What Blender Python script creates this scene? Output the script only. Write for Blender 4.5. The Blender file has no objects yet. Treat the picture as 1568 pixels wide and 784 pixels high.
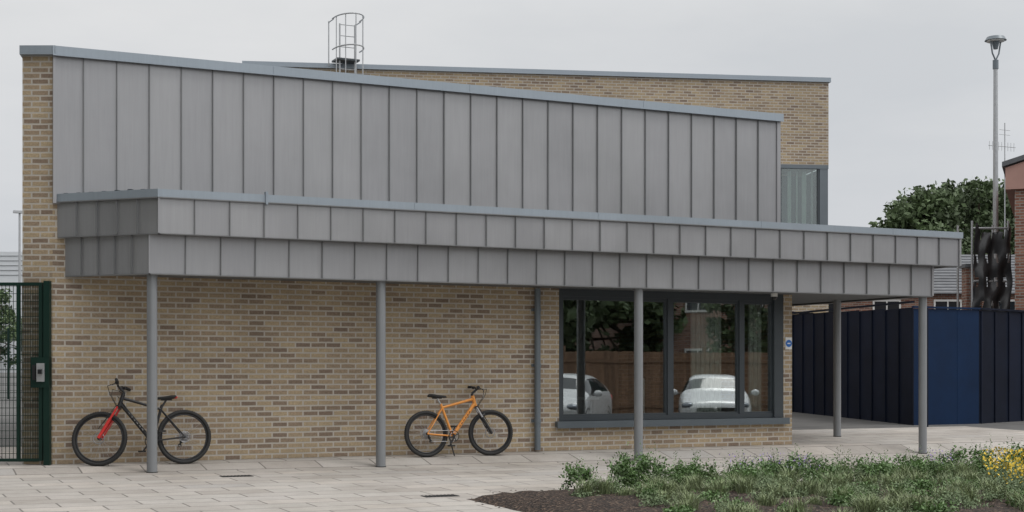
import bpy, math, random
import numpy as np
from mathutils import Vector, Matrix
random.seed(7); R=random.random
scene=bpy.context.scene
COL=scene.collection
TH=math.radians(25.3)

# ---------------------------------------------------------------- materials
MATS={}
def newmat(name):
    m=bpy.data.materials.new(name); m.use_nodes=True
    nt=m.node_tree; nt.nodes.clear()
    out=nt.nodes.new('ShaderNodeOutputMaterial')
    b=nt.nodes.new('ShaderNodeBsdfPrincipled')
    nt.links.new(b.outputs[0],out.inputs[0])
    MATS[name]=m
    return m,nt,b
def N(nt,t,**kw):
    n=nt.nodes.new(t)
    for k,v in kw.items(): setattr(n,k,v)
    return n
def mixc(nt,mode,fac,a,b):
    n=N(nt,'ShaderNodeMix',data_type='RGBA',blend_type=mode)
    for s,v in ((0,fac),(6,a),(7,b)):
        if isinstance(v,bpy.types.NodeSocket): nt.links.new(v,n.inputs[s])
        else: n.inputs[s].default_value = v if s==0 else (*v[:3],1)
    return n.outputs[2]
def ramp(nt,src,stops):
    n=N(nt,'ShaderNodeValToRGB')
    cr=n.color_ramp
    while len(cr.elements)<len(stops): cr.elements.new(0.5)
    for e,(p,c) in zip(cr.elements,stops):
        e.position=p; e.color=(*c,1) if len(c)==3 else c
    nt.links.new(src,n.inputs[0]); return n.outputs[0]
def noise(nt,vec,scale,detail=4,rough=.6):
    n=N(nt,'ShaderNodeTexNoise'); n.inputs['Scale'].default_value=scale
    n.inputs['Detail'].default_value=detail; n.inputs['Roughness'].default_value=rough
    if vec is not None: nt.links.new(vec,n.inputs['Vector'])
    return n.outputs['Fac']
def bump(nt,b,h,strength=.3,dist=.02):
    n=N(nt,'ShaderNodeBump'); n.inputs['Strength'].default_value=strength; n.inputs['Distance'].default_value=dist
    nt.links.new(h,n.inputs['Height']); nt.links.new(n.outputs[0],b.inputs['Normal'])
def mapping(nt,src,scale=(1,1,1),loc=(0,0,0)):
    m=N(nt,'ShaderNodeMapping'); m.inputs['Scale'].default_value=scale; m.inputs['Location'].default_value=loc
    nt.links.new(src,m.inputs['Vector']); return m.outputs[0]
def basic(name,col,rough=.6,metal=0,var=.15,scale=6,bmp=0,tone=0,spec=None):
    m,nt,b=newmat(name)
    tc=N(nt,'ShaderNodeTexCoord')
    f=noise(nt,tc.outputs['Object'],scale)
    r=ramp(nt,f,[(.25,(1-var,)*3),(.75,(1+var,)*3)])
    c=mixc(nt,'MULTIPLY',1,col,r)
    if tone:
        at=N(nt,'ShaderNodeAttribute',attribute_name='tone')
        r2=ramp(nt,at.outputs['Fac'],[(0,(1-tone,)*3),(1,(1+tone,)*3)])
        c=mixc(nt,'MULTIPLY',1,c,r2)
    nt.links.new(c,b.inputs['Base Color'])
    b.inputs['Roughness'].default_value=rough; b.inputs['Metallic'].default_value=metal
    if spec is not None: b.inputs['Specular IOR Level'].default_value=spec
    if bmp: bump(nt,b,f,bmp,.01)
    return m
def brickmat(name,stops,mortar,w=.225,h=.075,ms=.0125,stain=.16):
    m,nt,b=newmat(name)
    uv=N(nt,'ShaderNodeUVMap').outputs[0]
    wob=N(nt,'ShaderNodeTexNoise'); wob.inputs['Scale'].default_value=9; nt.links.new(uv,wob.inputs['Vector'])
    wv=N(nt,'ShaderNodeVectorMath',operation='SCALE'); nt.links.new(wob.outputs['Color'],wv.inputs[0]); wv.inputs['Scale'].default_value=.007
    av=N(nt,'ShaderNodeVectorMath',operation='ADD'); nt.links.new(uv,av.inputs[0]); nt.links.new(wv.outputs[0],av.inputs[1])
    bt=N(nt,'ShaderNodeTexBrick'); nt.links.new(av.outputs[0],bt.inputs['Vector'])
    bt.inputs['Color1'].default_value=(0,0,0,1); bt.inputs['Color2'].default_value=(1,1,1,1); bt.inputs['Mortar'].default_value=(.5,.5,.5,1)
    bt.inputs['Scale'].default_value=1; bt.inputs['Mortar Size'].default_value=ms
    bt.inputs['Mortar Smooth'].default_value=.2; bt.inputs['Brick Width'].default_value=w; bt.inputs['Row Height'].default_value=h
    col=ramp(nt,bt.outputs['Color'],stops)
    nf=noise(nt,uv,34,4,.7)
    col=mixc(nt,'MULTIPLY',1,col,ramp(nt,nf,[(.3,(.74,)*3),(.7,(1.22,)*3)]))
    big=noise(nt,uv,.9,5,.6)
    mo=mixc(nt,'MIX',bt.outputs['Fac'],col,mortar)
    c=mixc(nt,'MULTIPLY',1,mo,ramp(nt,big,[(.3,(1-stain,)*3),(.7,(1+stain*.6,)*3)]))
    nt.links.new(c,b.inputs['Base Color']); b.inputs['Roughness'].default_value=.9
    inv=N(nt,'ShaderNodeMath',operation='SUBTRACT'); inv.inputs[0].default_value=1; nt.links.new(bt.outputs['Fac'],inv.inputs[1])
    ad=N(nt,'ShaderNodeMath',operation='ADD'); nt.links.new(inv.outputs[0],ad.inputs[0])
    mu=N(nt,'ShaderNodeMath',operation='MULTIPLY'); nt.links.new(nf,mu.inputs[0]); mu.inputs[1].default_value=.5
    nt.links.new(mu.outputs[0],ad.inputs[1]); bump(nt,b,ad.outputs[0],.6,.008)
    return m
buff=[(0,(.205,.150,.112)),(.2,(.275,.207,.145)),(.42,(.355,.272,.177)),(.7,(.415,.325,.205)),(1,(.32,.24,.162))]
M_brick=brickmat('buff_brick',buff,(.46,.42,.365))
M_redbrick=brickmat('red_brick',[(0,(.16,.075,.055)),(.5,(.25,.11,.075)),(1,(.31,.16,.11))],(.30,.27,.24))

def zinc(name,col,rough=.40,metal=.6):
    m,nt,b=newmat(name)
    uv=N(nt,'ShaderNodeUVMap').outputs[0]
    at=N(nt,'ShaderNodeAttribute',attribute_name='tone')
    s1=noise(nt,mapping(nt,uv,(9,.5,1)),2.2,5,.65)
    s2=noise(nt,uv,.7,4,.6)
    s3=noise(nt,mapping(nt,uv,(45,1.2,1)),1.2,3,.6)
    c=mixc(nt,'MULTIPLY',1,col,ramp(nt,at.outputs['Fac'],[(0,(.95,.95,.955)),(1,(1.035,1.035,1.03))]))
    c=mixc(nt,'MULTIPLY',1,c,ramp(nt,s1,[(.3,(.965,)*3),(.7,(1.03,)*3)]))
    c=mixc(nt,'MULTIPLY',1,c,ramp(nt,s2,[(.3,(.95,.95,.945)),(.7,(1.04,)*3)]))
    c=mixc(nt,'MULTIPLY',1,c,ramp(nt,s3,[(.35,(.975,)*3),(.7,(1.02,)*3)]))
    nt.links.new(c,b.inputs['Base Color'])
    b.inputs['Metallic'].default_value=metal
    nt.links.new(ramp(nt,s2,[(.3,(rough-.06,)*3),(.7,(rough+.1,)*3)]),b.inputs['Roughness'])
    bump(nt,b,noise(nt,mapping(nt,uv,(1.6,.8,1)),1.6,2,.5),.3,.02)
    return m
M_zinc=zinc('zinc_cladding',(.345,.345,.355))
M_seam=zinc('zinc_seam',(.20,.205,.21),.5,.2)
M_cope=zinc('grey_blue_coping',(.31,.355,.40),.4,.3)
M_soffit=basic('soffit_board',(.11,.115,.12),.6)
M_post=basic('painted_steel',(.23,.24,.25),.42,.2,.06,3)
M_pipe=basic('downpipe_paint',(.15,.175,.195),.4,.2,.06,3)
M_frame=basic('window_frame_paint',(.050,.060,.068),.4,.1,.06,3)
M_sill=basic('sill_paint',(.10,.12,.135),.4,.1,.06,3)
M_roof=basic('roof_membrane',(.22,.22,.22),.8)
M_room=basic('room_wall',(.30,.29,.27),.8)
M_white=basic('white_paint',(.75,.75,.73),.5,0,.04)
M_decal=basic('grey_decal',(.45,.45,.45),.5,0,.04)
M_curt=basic('curtain_cloth',(.70,.72,.66),.9,0,.1,12)
M_black=basic('black_rubber',(.018,.018,.018),.7,0,.2,20)
M_blackp=basic('black_paint',(.02,.02,.022),.3,0,.1,20)
M_steel=basic('bare_steel',(.45,.45,.46),.32,.9,.08,10)
M_galv=basic('galvanised_steel',(.42,.43,.44),.5,.5,.1,8)
M_orange=basic('orange_paint',(.72,.29,.06),.28,0,.04)
M_red=basic('red_paint',(.60,.035,.03),.3,0,.04)
M_green=basic('dark_green_paint',(.006,.026,.019),.5,0,.1,spec=.25)
M_blue=basic('hoarding_blue',(.0025,.018,.058),.5,0,.25,1.2,tone=.12,spec=.2)
M_navy=basic('hoarding_navy',(.007,.011,.024),.6,0,.25,1.5,tone=.25,spec=.18)
M_sign=basic('sign_blue',(.02,.16,.55),.4,0,.03)
M_wood=basic('fence_timber',(.20,.12,.075),.85,0,.25,5,tone=.25)
M_slate=basic('slate_roof',(.13,.135,.145),.75,0,.2,3,tone=.15)
M_pink=basic('pink_render',(.42,.25,.21),.8,0,.08,3)
M_sheet=basic('black_sheeting',(.035,.035,.037),.35,0,.3,3)
M_grate=basic('drain_iron',(.06,.06,.06),.6,.3)
M_bark=basic('bark',(.10,.075,.055),.9,0,.3,8,.5)
M_leaf=basic('tree_leaf',(.080,.118,.050),.65,0,.3,.5,tone=.5)
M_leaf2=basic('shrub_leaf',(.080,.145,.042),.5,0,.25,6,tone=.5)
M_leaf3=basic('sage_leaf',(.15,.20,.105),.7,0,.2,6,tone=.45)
M_grass=basic('grass_blade',(.20,.245,.12),.6,0,.2,5,tone=.5)
M_yel=basic('yellow_petal',(.72,.50,.04),.6,0,.1,5,tone=.25)
M_pur=basic('purple_petal',(.34,.24,.55),.6,0,.1,5,tone=.25)
M_car=basic('silver_car_paint',(.62,.63,.64),.22,.15,.02)
M_lamp_glass=basic('headlamp_glass',(.2,.22,.25),.08,.4,.05)
M_cladlight=basic('pale_cladding',(.62,.64,.66),.6,0,.04,1)

def glass(name,refl,tint):
    m=bpy.data.materials.new(name); m.use_nodes=True; nt=m.node_tree; nt.nodes.clear()
    out=N(nt,'ShaderNodeOutputMaterial'); mx=N(nt,'ShaderNodeMixShader')
    tr=N(nt,'ShaderNodeBsdfTransparent'); tr.inputs[0].default_value=(*tint,1)
    gl=N(nt,'ShaderNodeBsdfGlossy'); gl.inputs['Roughness'].default_value=.0; gl.inputs['Color'].default_value=(.92,.96,.97,1)
    fr=N(nt,'ShaderNodeFresnel'); fr.inputs['IOR'].default_value=1.5
    ad=N(nt,'ShaderNodeMath',operation='ADD',use_clamp=True); nt.links.new(fr.outputs[0],ad.inputs[0]); ad.inputs[1].default_value=refl
    tc=N(nt,'ShaderNodeTexCoord')
    bp=N(nt,'ShaderNodeBump'); bp.inputs['Strength'].default_value=.08; bp.inputs['Distance'].default_value=.01
    nt.links.new(noise(nt,tc.outputs['Object'],1.2,1),bp.inputs['Height']); nt.links.new(bp.outputs[0],gl.inputs['Normal'])
    nt.links.new(ad.outputs[0],mx.inputs[0]); nt.links.new(tr.outputs[0],mx.inputs[1]); nt.links.new(gl.outputs[0],mx.inputs[2])
    nt.links.new(mx.outputs[0],out.inputs[0]); return m
M_glass=glass('window_glass',.24,(.85,.88,.87))
M_glass2=glass('clear_glass',.08,(.75,.82,.80))
M_carglass=basic('car_glass',(.02,.025,.03),.06,0,.02)

def mat_paving():
    m,nt,b=newmat('stone_paving')
    tc=N(nt,'ShaderNodeTexCoord'); v=tc.outputs['Object']
    bt=N(nt,'ShaderNodeTexBrick'); nt.links.new(v,bt.inputs['Vector'])
    bt.inputs['Color1'].default_value=(0,0,0,1); bt.inputs['Color2'].default_value=(1,1,1,1); bt.inputs['Mortar'].default_value=(.5,.5,.5,1)
    bt.inputs['Scale'].default_value=1; bt.inputs['Mortar Size'].default_value=.012; bt.inputs['Mortar Smooth'].default_value=.3
    bt.inputs['Brick Width'].default_value=.8; bt.inputs['Row Height'].default_value=.4
    c=ramp(nt,bt.outputs['Color'],[(0,(.355,.325,.295)),(.3,(.405,.375,.345)),(.6,(.425,.40,.37)),(.8,(.45,.41,.37)),(1,(.38,.36,.34))])
    fine=noise(nt,v,60,3,.7)
    c=mixc(nt,'MULTIPLY',1,c,ramp(nt,fine,[(.3,(.88,)*3),(.7,(1.1,)*3)]))
    st=noise(nt,v,.55,6,.65)
    c=mixc(nt,'MULTIPLY',1,c,ramp(nt,st,[(.32,(.82,.81,.79)),(.6,(1.04,1.04,1.04))]))
    st2=noise(nt,mapping(nt,v,(1,1,1),(7,3,0)),3.2,5,.7)
    c=mixc(nt,'MULTIPLY',1,c,ramp(nt,st2,[(.3,(.87,.87,.86)),(.55,(1.02,)*3)]))
    c=mixc(nt,'MIX',bt.outputs['Fac'],c,(.17,.155,.14))
    nt.links.new(c,b.inputs['Base Color']); b.inputs['Roughness'].default_value=.8
    inv=N(nt,'ShaderNodeMath',operation='SUBTRACT'); inv.inputs[0].default_value=1; nt.links.new(bt.outputs['Fac'],inv.inputs[1])
    bump(nt,b,inv.outputs[0],.5,.006)
    return m
M_pave=mat_paving()
M_asph=basic('asphalt',(.11,.108,.105),.9,0,.25,2,.3)
def mat_soil():
    m,nt,b=newmat('bark_mulch')
    tc=N(nt,'ShaderNodeTexCoord'); v=tc.outputs['Object']
    vo=N(nt,'ShaderNodeTexVoronoi'); vo.inputs['Scale'].default_value=38; nt.links.new(v,vo.inputs['Vector'])
    sp=N(nt,'ShaderNodeSeparateColor'); nt.links.new(vo.outputs['Color'],sp.inputs[0])
    c=ramp(nt,sp.outputs[0],[(0,(.014,.010,.008)),(.6,(.045,.029,.021)),(.9,(.09,.058,.04)),(1,(.17,.12,.085))])
    nt.links.new(c,b.inputs['Base Color']); b.inputs['Roughness'].default_value=.95
    bump(nt,b,vo.outputs['Distance'],1,.03); return m
M_soil=mat_soil()

# ---------------------------------------------------------------- mesh builder
class MB:
    def __init__(s): s.v=[];s.f=[];s.m=[];s.t=[];s.sm=[];s.mats=[]
    def mi(s,mat):
        if mat not in s.mats: s.mats.append(mat)
        return s.mats.index(mat)
    def add(s,vs,fs,mat,tone=.5,smooth=False):
        o=len(s.v); s.v+= [tuple(v) for v in vs]; k=s.mi(mat)
        for f in fs: s.f.append([i+o for i in f]); s.m.append(k); s.t.append(tone); s.sm.append(smooth)
    def box(s,x0,x1,y0,y1,z0,z1,mat,tone=.5):
        s.obox((0,0),(1,0),x0,x1,-y1,-y0,z0,z1,mat,tone)
    def obox(s,p,t,a0,a1,b0,b1,z0,z1,mat,tone=.5):
        l=math.hypot(*t); t=(t[0]/l,t[1]/l); n=(t[1],-t[0])
        P=lambda a,b,z:(p[0]+t[0]*a+n[0]*b,p[1]+t[1]*a+n[1]*b,z)
        vs=[P(a0,b1,z0),P(a1,b1,z0),P(a1,b0,z0),P(a0,b0,z0),P(a0,b1,z1),P(a1,b1,z1),P(a1,b0,z1),P(a0,b0,z1)]
        s.add(vs,[(0,1,5,4),(1,2,6,5),(2,3,7,6),(3,0,4,7),(4,5,6,7),(3,2,1,0)],mat,tone)
    def prism(s,poly,z0,z1,mat,tone=.5):
        n=len(poly); vs=[(x,y,z0) for x,y in poly]+[(x,y,z1) for x,y in poly]
        fs=[tuple(range(n,2*n)),tuple(range(n-1,-1,-1))]+[(i,(i+1)%n,(i+1)%n+n,i+n) for i in range(n)]
        s.add(vs,fs,mat,tone)
    def cyl(s,p0,p1,r0,mat,r1=None,n=12,cap=True,tone=.5):
        p0=Vector(p0);p1=Vector(p1); r1=r0 if r1 is None else r1
        d=(p1-p0).normalized(); a=d.orthogonal().normalized(); b=d.cross(a)
        vs=[];
        for p,r in((p0,r0),(p1,r1)):
            for i in range(n):
                w=2*math.pi*i/n; vs.append(p+a*math.cos(w)*r+b*math.sin(w)*r)
        s.add(vs,[(i,(i+1)%n,(i+1)%n+n,i+n) for i in range(n)],mat,tone,True)
        if cap: s.add(vs,[tuple(range(n-1,-1,-1)),tuple(range(n,2*n))],mat,tone)
    def path(s,pts,r,mat,n=8):
        for i in range(len(pts)-1): s.cyl(pts[i],pts[i+1],r,mat,n=n)
    def torus(s,c,ax,Rr,r,mat,n=40,k=10,flat=1.0):
        c=Vector(c);ax=Vector(ax).normalized();a=ax.orthogonal().normalized();b=ax.cross(a);vs=[];fs=[]
        for i in range(n):
            w=2*math.pi*i/n; e=a*math.cos(w)+b*math.sin(w)
            for j in range(k):
                q=2*math.pi*j/k; vs.append(c+e*(Rr+r*math.cos(q))+ax*r*flat*math.sin(q))
        for i in range(n):
            for j in range(k): fs.append((i*k+j,((i+1)%n)*k+j,((i+1)%n)*k+(j+1)%k,i*k+(j+1)%k))
        s.add(vs,fs,mat,.5,True)
    def ball(s,c,rad,mat,n=12,k=8):
        c=Vector(c);vs=[];fs=[]
        if not hasattr(rad,'__len__'): rad=(rad,)*3
        for j in range(k+1):
            ph=math.pi*j/k
            for i in range(n):
                w=2*math.pi*i/n; vs.append((c[0]+rad[0]*math.sin(ph)*math.cos(w),c[1]+rad[1]*math.sin(ph)*math.sin(w),c[2]+rad[2]*math.cos(ph)))
        for j in range(k):
            for i in range(n): fs.append((j*n+i,(j+1)*n+i,(j+1)*n+(i+1)%n,j*n+(i+1)%n))
        s.add(vs,fs,mat,.5,True)
    def xform(s,M,start=0):
        for i in range(start,len(s.v)): s.v[i]=tuple(M@Vector(s.v[i]))
    def build(s,name,parent=None):
        me=bpy.data.meshes.new(name); me.from_pydata(s.v,[],s.f)
        for m in s.mats: me.materials.append(m)
        me.polygons.foreach_set('material_index',s.m); me.polygons.foreach_set('use_smooth',s.sm)
        at=me.attributes.new('tone','FLOAT','FACE'); at.data.foreach_set('value',s.t)
        uv=me.uv_layers.new(name='UVMap')
        me.update()
        co=s.v
        for p in me.polygons:
            nx,ny,nz=p.normal
            l=math.hypot(nx,ny)
            for li in p.loop_indices:
                v=co[me.loops[li].vertex_index]
                if abs(nz)>.7 or l<1e-6: uv.data[li].uv=(v[0],v[1])
                else: uv.data[li].uv=((-ny*v[0]+nx*v[1])/l,v[2])
        ob=bpy.data.objects.new(name,me); COL.objects.link(ob)
        if parent: ob.parent=parent
        return ob
def empty(name,loc=(0,0,0)):
    e=bpy.data.objects.new(name,None); COL.objects.link(e); e.location=loc; e.empty_display_size=.3; return e

# ---------------------------------------------------------------- ground
def lerp(a,b,t): return a+(b-a)*t
def gz(u,y):
    g=-.065-.0057*min(max(u,0),17)
    if y<=-.85: return g-.012*min(-.85-y,15)
    if y<=-.35: return lerp(g,-.006,(y+.85)/.5)
    if y<=0: return lerp(-.006,0,(y+.35)/.35)
    if y<=1.2: return .05*y
    return .06+.018*(min(y,60)-1.2)
XL=[-400,-60,-10,0,4,8,12,17,21,40,100,400]
YL=[-400,-40,-20,-15.85,-12,-8,-5.4,-.85,-.35,0,1.2,3,8,20,60,600]
def sheet(name,mat,cond,dz):
    mb=MB()
    for i in range(len(XL)-1):
        for j in range(len(YL)-1):
            if cond(XL[i],XL[i+1],YL[j],YL[j+1]):
                q=[(XL[i],YL[j]),(XL[i+1],YL[j]),(XL[i+1],YL[j+1]),(XL[i],YL[j+1])]
                mb.add([(a,b,gz(a,b)+dz) for a,b in q],[(0,1,2,3)],mat)
    return mb.build(name)
sheet('ground',M_asph,lambda a,b,c,d:True,0)
sheet('paving',M_pave,lambda a,b,c,d:a>=-10 and b<=21 and d<=3 and c>=-20 and (b<=12 or c>=-5.4),.004)
# soil bed
mb=MB(); nx,ny=70,44
x0,x1,y0,y1=6.15,15.2,-11,-5.4
idx=lambda i,j:i*(ny+1)+j
vs=[];fs=[]
for i in range(nx+1):
    for j in range(ny+1):
        x=lerp(x0,x1,i/nx);y=lerp(y0,y1,j/ny)
        edge=min(i,j,nx-i,ny-j)
        z=gz(x,y)+(.006 if edge==0 else .03+.03*R()+.02*min(edge,4))
        if edge==0: x+=.02*(R()-.5); y+=.02*(R()-.5)
        vs.append((x,y,z))
for i in range(nx):
    for j in range(ny): fs.append((idx(i,j),idx(i+1,j),idx(i+1,j+1),idx(i,j+1)))
mb.add(vs,fs,M_soil,.5,True)
for k in range(260): # loose chips of bark scattered on the soil and its edge
    x=6.05+R()*2.4; y=-5.34-R()*4; z=gz(x,y)+(.10 if x>6.25 and y<-5.5 else .01); a=R()*3.14; c_,s_=math.cos(a)*.02,math.sin(a)*.02
    mb.add([(x-c_,y-s_,z),(x+s_*.4,y-c_*.4,z+.008),(x+c_,y+s_,z+.004),(x-s_*.4,y+c_*.4,z)],[(0,1,2,3)],M_soil)
mb.build('planting_bed_soil')
for (gx,gy) in ((4.55,-1.75),(6.0,-5.0)):
    mb=MB(); z=gz(gx,gy)+.008
    mb.box(gx-.2,gx+.2,gy-.1,gy+.1,z-.004,z,M_grate)
    for k in range(9): mb.box(gx-.19+k*.045,gx-.17+k*.045,gy-.085,gy+.085,z,z+.004,M_black)
    mb.build('drain_cover')

# ---------------------------------------------------------------- main building
B=empty('metal_clad_building')
mb=MB(); W=M_brick
mb.box(2.54,10.05,0,.3,-.3,5.2,W)
mb.box(10.05,14.44,0,.3,-.3,.365,W)
mb.box(14.22,14.44,0,.3,.365,2.7,W)
mb.box(10.05,14.44,0,.3,2.7,3.6,W)
mb.prism([(2.54,0),(2.54,.3),(2.9,1.9),(2.55,1.9),(2.18,.17)],-.3,5.40,W)
mb.prism([(2.92,1.9),(4.2,9.2),(4.0,9.2),(2.72,1.9)],-.3,5.2,W); mb.box(14.24,14.44,.3,9,-.3,3.6,W)
mb.box(4.2,14.44,9,9.2,-.3,5.2,W)
mb.build('brick_walls',B)
mb=MB()
mb.box(13.96,14.16,.3,9,3.6,5.2,M_zinc)
mb.box(10.05,14.16,.02,.3,3.6,5.2,M_zinc)
mb.prism([(2.56,.31),(14.15,.31),(14.15,8.99),(4.22,8.99),(3.0,1.9)],5.15,5.3,M_roof); mb.build('roof',B)
def cladding(mb,p,q,z0,z1,nb,off=0,first=None):
    L=math.hypot(q[0]-p[0],q[1]-p[1]); t=((q[0]-p[0])/L,(q[1]-p[1])/L)
    xs=[0]+([first+(L-first)*i/(nb-1) for i in range(nb)] if first is not None else [L*i/nb for i in range(1,nb+1)])
    for i in range(len(xs)-1):
        j=(R()-.5)*.006
        mb.obox(p,t,xs[i],xs[i+1],off-.03,off+j*.5+.001*(i%2),z0,z1,M_zinc,R())
    for i in range(1,len(xs)-1):
        mb.obox(p,t,xs[i]-.006,xs[i]+.006,off-.02,off+.025,z0+.004,z1-.004,M_seam,.4)
mb=MB()
cladding(mb,(2.56,0),(14.16,0),3.45,5.40,27,.035,first=.37)
mb.box(14.10,14.17,-.055,.0,3.45,5.40,M_zinc,.3)
mb.box(2.54,2.58,-.055,.0,3.45,5.40,M_zinc,.3)
mb.build('upper_cladding',B)
# copings
mb=MB()
mb.box(2.53,14.20,-.10,.32,5.40,5.515,M_cope,.6)
mb.box(2.53,14.20,-.112,-.10,5.385,5.405,M_cope,.2)
mb.prism([(2.56,-.104),(2.99,1.95),(2.62,1.98),(2.135,.10)],5.402,5.518,M_cope,.4)
for x in (5.5,8.5,11.5): mb.box(x,x+.006,-.104,.0,5.40,5.52,M_cope,.0)
mb.build('parapet_coping',B)
# canopy
UP=[(2.60,0),(3.70,-1.13),(17.06,-1.13),(17.06,7)]
LO=[(2.70,0),(3.61,-.98),(16.60,-.98),(16.60,7)]
mb=MB()
cladding(mb,UP[0],UP[1],3.01,3.47,5); cladding(mb,UP[1],UP[2],3.01,3.47,29); cladding(mb,UP[2],UP[3],3.01,3.47,18)
cladding(mb,LO[0],LO[1],2.50,3.012,5); cladding(mb,LO[1],LO[2],2.50,3.012,28); cladding(mb,LO[2],LO[3],2.50,3.012,18)
# corner angles
mb.obox(UP[1],(1,0),-.012,.012,-.02,.022,3.01,3.47,M_zinc,.3); mb.obox(LO[1],(1,0),-.012,.012,-.02,.022,2.5,3.0,M_zinc,.3)
mb.obox(UP[2],(1,0),-.03,.01,-.02,.02,3.01,3.47,M_zinc,.3); mb.obox(LO[2],(1,0),-.03,.01,-.02,.02,2.5,3.0,M_zinc,.3)
mb.build('canopy_fascia',B)
mb=MB()
def strip(mb,p,q,z0,z1,b0,b1,mat,e0=0,e1=0):
    L=math.hypot(q[0]-p[0],q[1]-p[1]); mb.obox(p,(q[0]-p[0],q[1]-p[1]),-e0,L+e1,b0,b1,z0,z1,mat,.6)
strip(mb,UP[0],UP[1],3.47,3.574,-.12,.035,M_cope,-.02,.012)
strip(mb,UP[1],UP[2],3.47,3.572,-.12,.035,M_cope,.02,.035)
strip(mb,UP[2],UP[3],3.47,3.570,-.12,.033,M_cope,-.12,0)
for p,q in ((UP[0],UP[1]),(UP[1],UP[2]),(UP[2],UP[3])): strip(mb,p,q,3.458,3.472,.02,.042,M_seam,0,0)
for p,q in ((UP[0],UP[1]),(UP[1],UP[2]),(UP[2],UP[3])): strip(mb,p,q,2.998,3.008,-.1,.012,M_seam,-.01,-.01)
for p,q in ((LO[0],LO[1]),(LO[1],LO[2]),(LO[2],LO[3])): strip(mb,p,q,2.486,2.498,-.1,.014,M_seam,-.01,-.01)
mb.box(5.09,5.12,-1.19,-1.10,3.44,3.61,M_cope,.1)
for x in (7.2,10.1,13.0,15.6): mb.box(x,x+.006,-1.168,-1.0,3.472,3.576,M_cope,0)
for i in range(7): # clips and lead dressing on the short return
    mb.obox(UP[0],(UP[1][0]-UP[0][0],UP[1][1]-UP[0][1]),.1+i*.2,.16+i*.2,-.05,.0,3.57,3.582+.012*R(),M_frame,.1)
mb.build('canopy_coping',B)
mb=MB()
mb.prism([(2.75,-.032),(3.72,-1.06),(16.98,-1.06),(16.98,7),(14.46,7),(14.46,-.032)],3.40,3.46,M_roof)
mb.prism([(2.66,-.002),(3.70,-1.10),(17.03,-1.10),(17.03,6.9),(14.45,6.9),(14.45,-.002)],3.014,3.03,M_soffit)
mb.prism([(2.76,-.002),(3.63,-.95),(16.57,-.95),(16.57,6.9),(14.45,6.9),(14.45,-.002)],2.515,2.54,M_soffit)
mb.build('canopy_roof_and_soffit',B)
mb=MB()
for (cx,cy) in ((3.67,-.85),(6.82,-.85),(10.97,-.85),(16.50,-.85),(16.23,1.08),(16.23,4.6)):
    z=gz(cx,cy)-.05
    mb.cyl((cx,cy,z),(cx,cy,2.52),.068,M_post,n=28)
    mb.cyl((cx,cy,z),(cx,cy,gz(cx,cy)+.016),.074,M_grate,n=28)
mb.build('canopy_columns',B)
mb=MB()
mb.cyl((9.645,-.07,.03),(9.645,-.07,2.5),.048,M_pipe,n=18)
for z in (.45,1.3,2.15):
    mb.cyl((9.645,-.07,z),(9.645,-.07,z+.05),.056,M_pipe,n=18); mb.box(9.57,9.72,-.03,0.001,z+.005,z+.045,M_pipe)
mb.build('downpipe',B)
# window
mb=MB(); F=M_frame
mb.box(10.05,10.12,.02,.14,.465,2.514,F); mb.box(14.07,14.25,.0-.02,.14,.465,2.514,F)
mb.box(10.12,14.07,.02,.14,2.40,2.514,F); mb.box(10.12,14.07,.02,.14,.465,.535,F)
mb.box(12.02,12.12,.015,.14,.535,2.40,F); mb.box(13.40,13.49,.015,.14,.535,2.40,F)
for a,b in ((10.12,12.02),(12.12,13.40),(13.49,14.07)):
    mb.box(a,a+.025,.04,.12,.535,2.40,F); mb.box(b-.025,b,.04,.12,.535,2.40,F)
    mb.box(a+.025,b-.025,.04,.12,.535,.565,F); mb.box(a+.025,b-.025,.04,.12,2.345,2.40,F)
mb.box(9.98,14.33,-.09,.16,.372,.46,M_sill,.5)
mb.box(9.98,14.33,-.095,-.08,.355,.374,M_sill,.2)
mb.build('window_frame',B)
mb=MB()
for a,b in ((10.14,12.0),(12.14,13.38),(13.51,14.05)): mb.box(a,b,.075,.083,.56,2.35,M_glass)
mb.build('window_glass',B)
mb=MB()
mb.box(9.2,14.23,.31,5.5,.0,.02,M_room); mb.box(9.2,14.23,5.5,5.6,.0,2.75,M_room)
mb.box(9.1,9.2,.31,5.6,.0,2.75,M_room); mb.box(9.2,14.2,.31,5.5,2.71,2.75,M_white)
mb.box(9.2,10.05,.301,.33,.0,2.7,M_room)
for k in range(13):
    x=12.62+k*.045; mb.cyl((x,.24+.02*(k%2),.3),(x,.24+.02*(k%2),2.6),.026,M_curt,n=8)
for k in range(6):
    x=13.75+k*.045; mb.cyl((x,.24+.02*(k%2),.3),(x,.24+.02*(k%2),2.6),.026,M_curt,n=8)
mb.box(11.62,11.76,.3,.33,.2,1.12,M_white); mb.box(11.0,12.4,3.0,3.7,.72,.76,M_white)
for lx in (11.05,12.3): mb.box(lx,lx+.05,3.1,3.6,.02,.72,M_frame)
mb.build('room_interior',B)
mb=MB(); mb.cyl((13.9,-.25,2.515),(13.9,-.25,2.46),.055,M_white,n=20); mb.ball((13.9,-.25,2.45),.045,M_blackp); mb.build('security_camera',B)
mb=MB(); mb.box(14.30,14.43,-.012,-.001,1.60,1.80,M_white)
mb.cyl((14.365,-.013,1.70),(14.365,-.018,1.70),.06,M_sign,n=28); mb.box(14.335,14.395,-.021,-.0185,1.69,1.71,M_white)
mb.build('wall_sign')

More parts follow.
